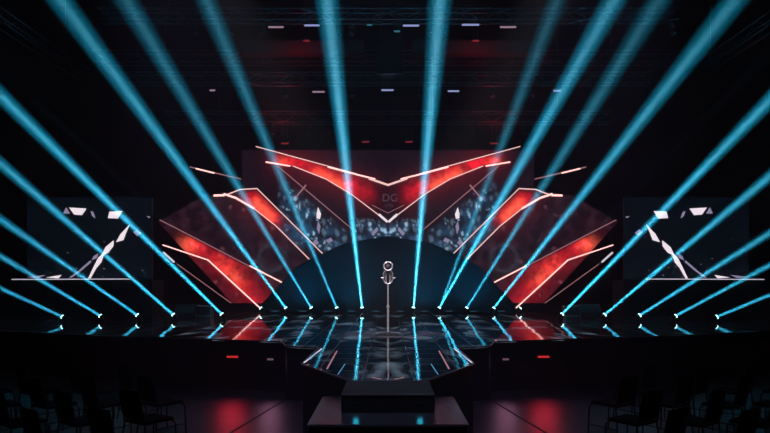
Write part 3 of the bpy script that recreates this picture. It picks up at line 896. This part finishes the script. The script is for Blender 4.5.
for px, py, w, m, lb in ((318.5, 92, 12, 'tube_warm', 'pale pinkish tube light on the second truss, left of the middle'), (387.5, 90.3, 12, 'tube_cool', 'bluish tube light at the middle of the second truss'),
                         (453.5, 91.3, 11, 'tube_cool', 'bluish tube light on the second truss, right of the middle'), (212.5, 90.5, 5, 'tube_warm', 'small pink tube light far left on the second truss'),
                         (557, 91, 7, 'tube_cool', 'small white tube light on the second truss behind a bright beam')):
    tube_light(px, py, t2Y, w, M[m], lb, truss_z=z2)
z3 = TZ(118, t3Y) - .27
for px, py, w, m, lb in ((365.5, 142, 7, 'tube_red', 'small red lamp above the central LED wall, left of the middle'), (409, 142, 7, 'tube_red', 'small red lamp above the central LED wall, right of the middle'),
                         (285, 143.5, 7, 'tube_red', 'small red lamp above the left red wing of the LED wall'), (494, 143.5, 7, 'tube_red', 'small red lamp above the right red wing of the LED wall')):
    tube_light(px, py, t3Y, w, M[m], lb, 'small red lamps above the LED wall', truss_z=z3)
tube_light(306.5, 41, 24.0, 6, M['tube_red'], 'tiny pink lamp on the reddish duct, left of the hung black box', 'small lamps by the duct', ZC)
tube_light(475.5, 41, 24.0, 6, M['tube_red'], 'tiny pink lamp on the reddish duct, right of the hung black box', 'small lamps by the duct', ZC)

# hanging moving heads (unlit) along the trusses
def make_hanger():
    r = empty('hanging_spotlight', (0, 0, 0), 'x', 'stage light')
    MB().box((0, 0, -.05), (.22, .16, .08), bevel=.01).build('base', M['plastic'], r)
    mb = MB()
    for sx in (-1, 1): mb.box((sx * .12, 0, -.2), (.018, .06, .24))
    mb.box((0, 0, -.095), (.25, .06, .016)); mb.build('yoke', M['case'], r)
    mb = MB(); mb.lathe([(.001, -.14), (.06, -.13), (.085, -.05), (.09, .10), (.08, .13), (.001, .13)], seg=16)
    h = mb.build('head', M['case'], r, smooth=True); h.location = (0, 0, -.26); h.rotation_euler = (math.radians(155), 0, 0)
    MB().torus((0, 0, .125), .082, .010, normal=(0, 0, 1), seg=18, n=6).build('rim', M['edge'], h, smooth=True)
    MB().box((0, 0, .03), (.05, .05, .12)).build('clamp', M['truss'], r)
    return r
hg = make_hanger(); first = True
spec = []
for k, px in enumerate((196, 232, 262, 340, 352, 430, 444, 540, 582, 610, 672)): spec.append((px, t1Y, z1, 'nearest truss', k))
for k, px in enumerate((240, 285, 352, 420, 492, 530)): spec.append((px, t2Y, z2, 'second truss', k))
for k, px in enumerate((252, 273, 308, 330, 448, 470, 505, 524)): spec.append((px, t3Y, z3, 'truss above the LED wall', k))
on_ = ['first', 'second', 'third', 'fourth', 'fifth', 'sixth', 'seventh', 'eighth', 'ninth', 'tenth', 'eleventh']
for px, Y, z, nm, k in spec:
    o = hg if first else copy_tree(hg); first = False
    o.location = ((px - CX) / F * Y, Y, z - .10)
    o.rotation_euler = (0, 0, random.uniform(-.8, .8))
    o['label'] = 'unlit black spotlight on the %s, %s from the left' % (nm, on_[k]); o['group'] = 'unlit spotlights on the ' + nm

# ------------------------------------------------------------------ red roof washes and added fills
# red washes raking the duct and the roof steel
for sg in (-1, 1):
    spot('red_roof_wash', (sg * 3.6, 23.75, 10.75), Vector((0, .65, 1.0)), 26, (1, .03, .08), 140, 1.0, .15)
    spot('red_truss_wash', (sg * 4.4, 24.6, 8.3), Vector((sg * .3, .9, 1.6)), 40, (1, .04, .10), 130, 1.0, .2)
# added unseen spots over the seats, brightening the microphone stand
for sg in (-1, 1):
    src = Vector((sg * 4.5, 6.5, 10.5))
    spot('added_mic_spot', src, Vector((0, Ym, 1.7)) - src, 5200, (.95, .86, 1.0), 11, 1.0, .15)
spot('added_platform_fill', (0, 3.5, 9.5), Vector((0, 3.0, -8.9)), 800, (.55, .62, 1.0), 24, 1.0, .3)  # added unseen fill that lifts the dark platform top
for sg in (-1, 1):  # added overhead fill, brightens the floor beside the runway
    src = Vector((sg * 3.4, 7.5, 9.5))
    spot('added_floor_fill', src, Vector((sg * 2.3, 9.6, 0)) - src, 850, (.66, .48, .90), 34, 1.0, .4)
# added dim blue discs under the roof lift the ambient level, no fixtures
for X, Y in ((-6.5, 6), (6.5, 6), (0, 13)):
    l = bpy.data.lights.new('ambient_fill', 'AREA'); l.shape = 'DISK'; l.size = 1.2; l.energy = 9; l.color = (.35, .45, 1.0)
    s = bpy.data.objects.new('ambient_fill', l); COL.objects.link(s); s.location = (X, Y, 13.6)

# ------------------------------------------------------------------ haze in the hall
w = bpy.data.worlds.new('hall'); sc.world = w; w.use_nodes = True
nt = w.node_tree; bg = nt.nodes['Background']; bg.inputs[0].default_value = (0, 0, 0, 1); bg.inputs[1].default_value = 0
v = nt.nodes.new('ShaderNodeVolumeScatter'); v.inputs['Density'].default_value = .009; v.inputs['Color'].default_value = (.9, .95, 1, 1)
nt.links.new(v.outputs[0], nt.nodes['World Output'].inputs['Volume'])

for m_ in bpy.data.materials: m_.cycles.emission_sampling = 'NONE'

vs_ = sc.view_settings
vs_.view_transform = 'Standard'; vs_.look = 'None'; vs_.gamma = 1.0; vs_.exposure = 0.0; vs_.use_curve_mapping = False
sc.display_settings.display_device = 'sRGB'
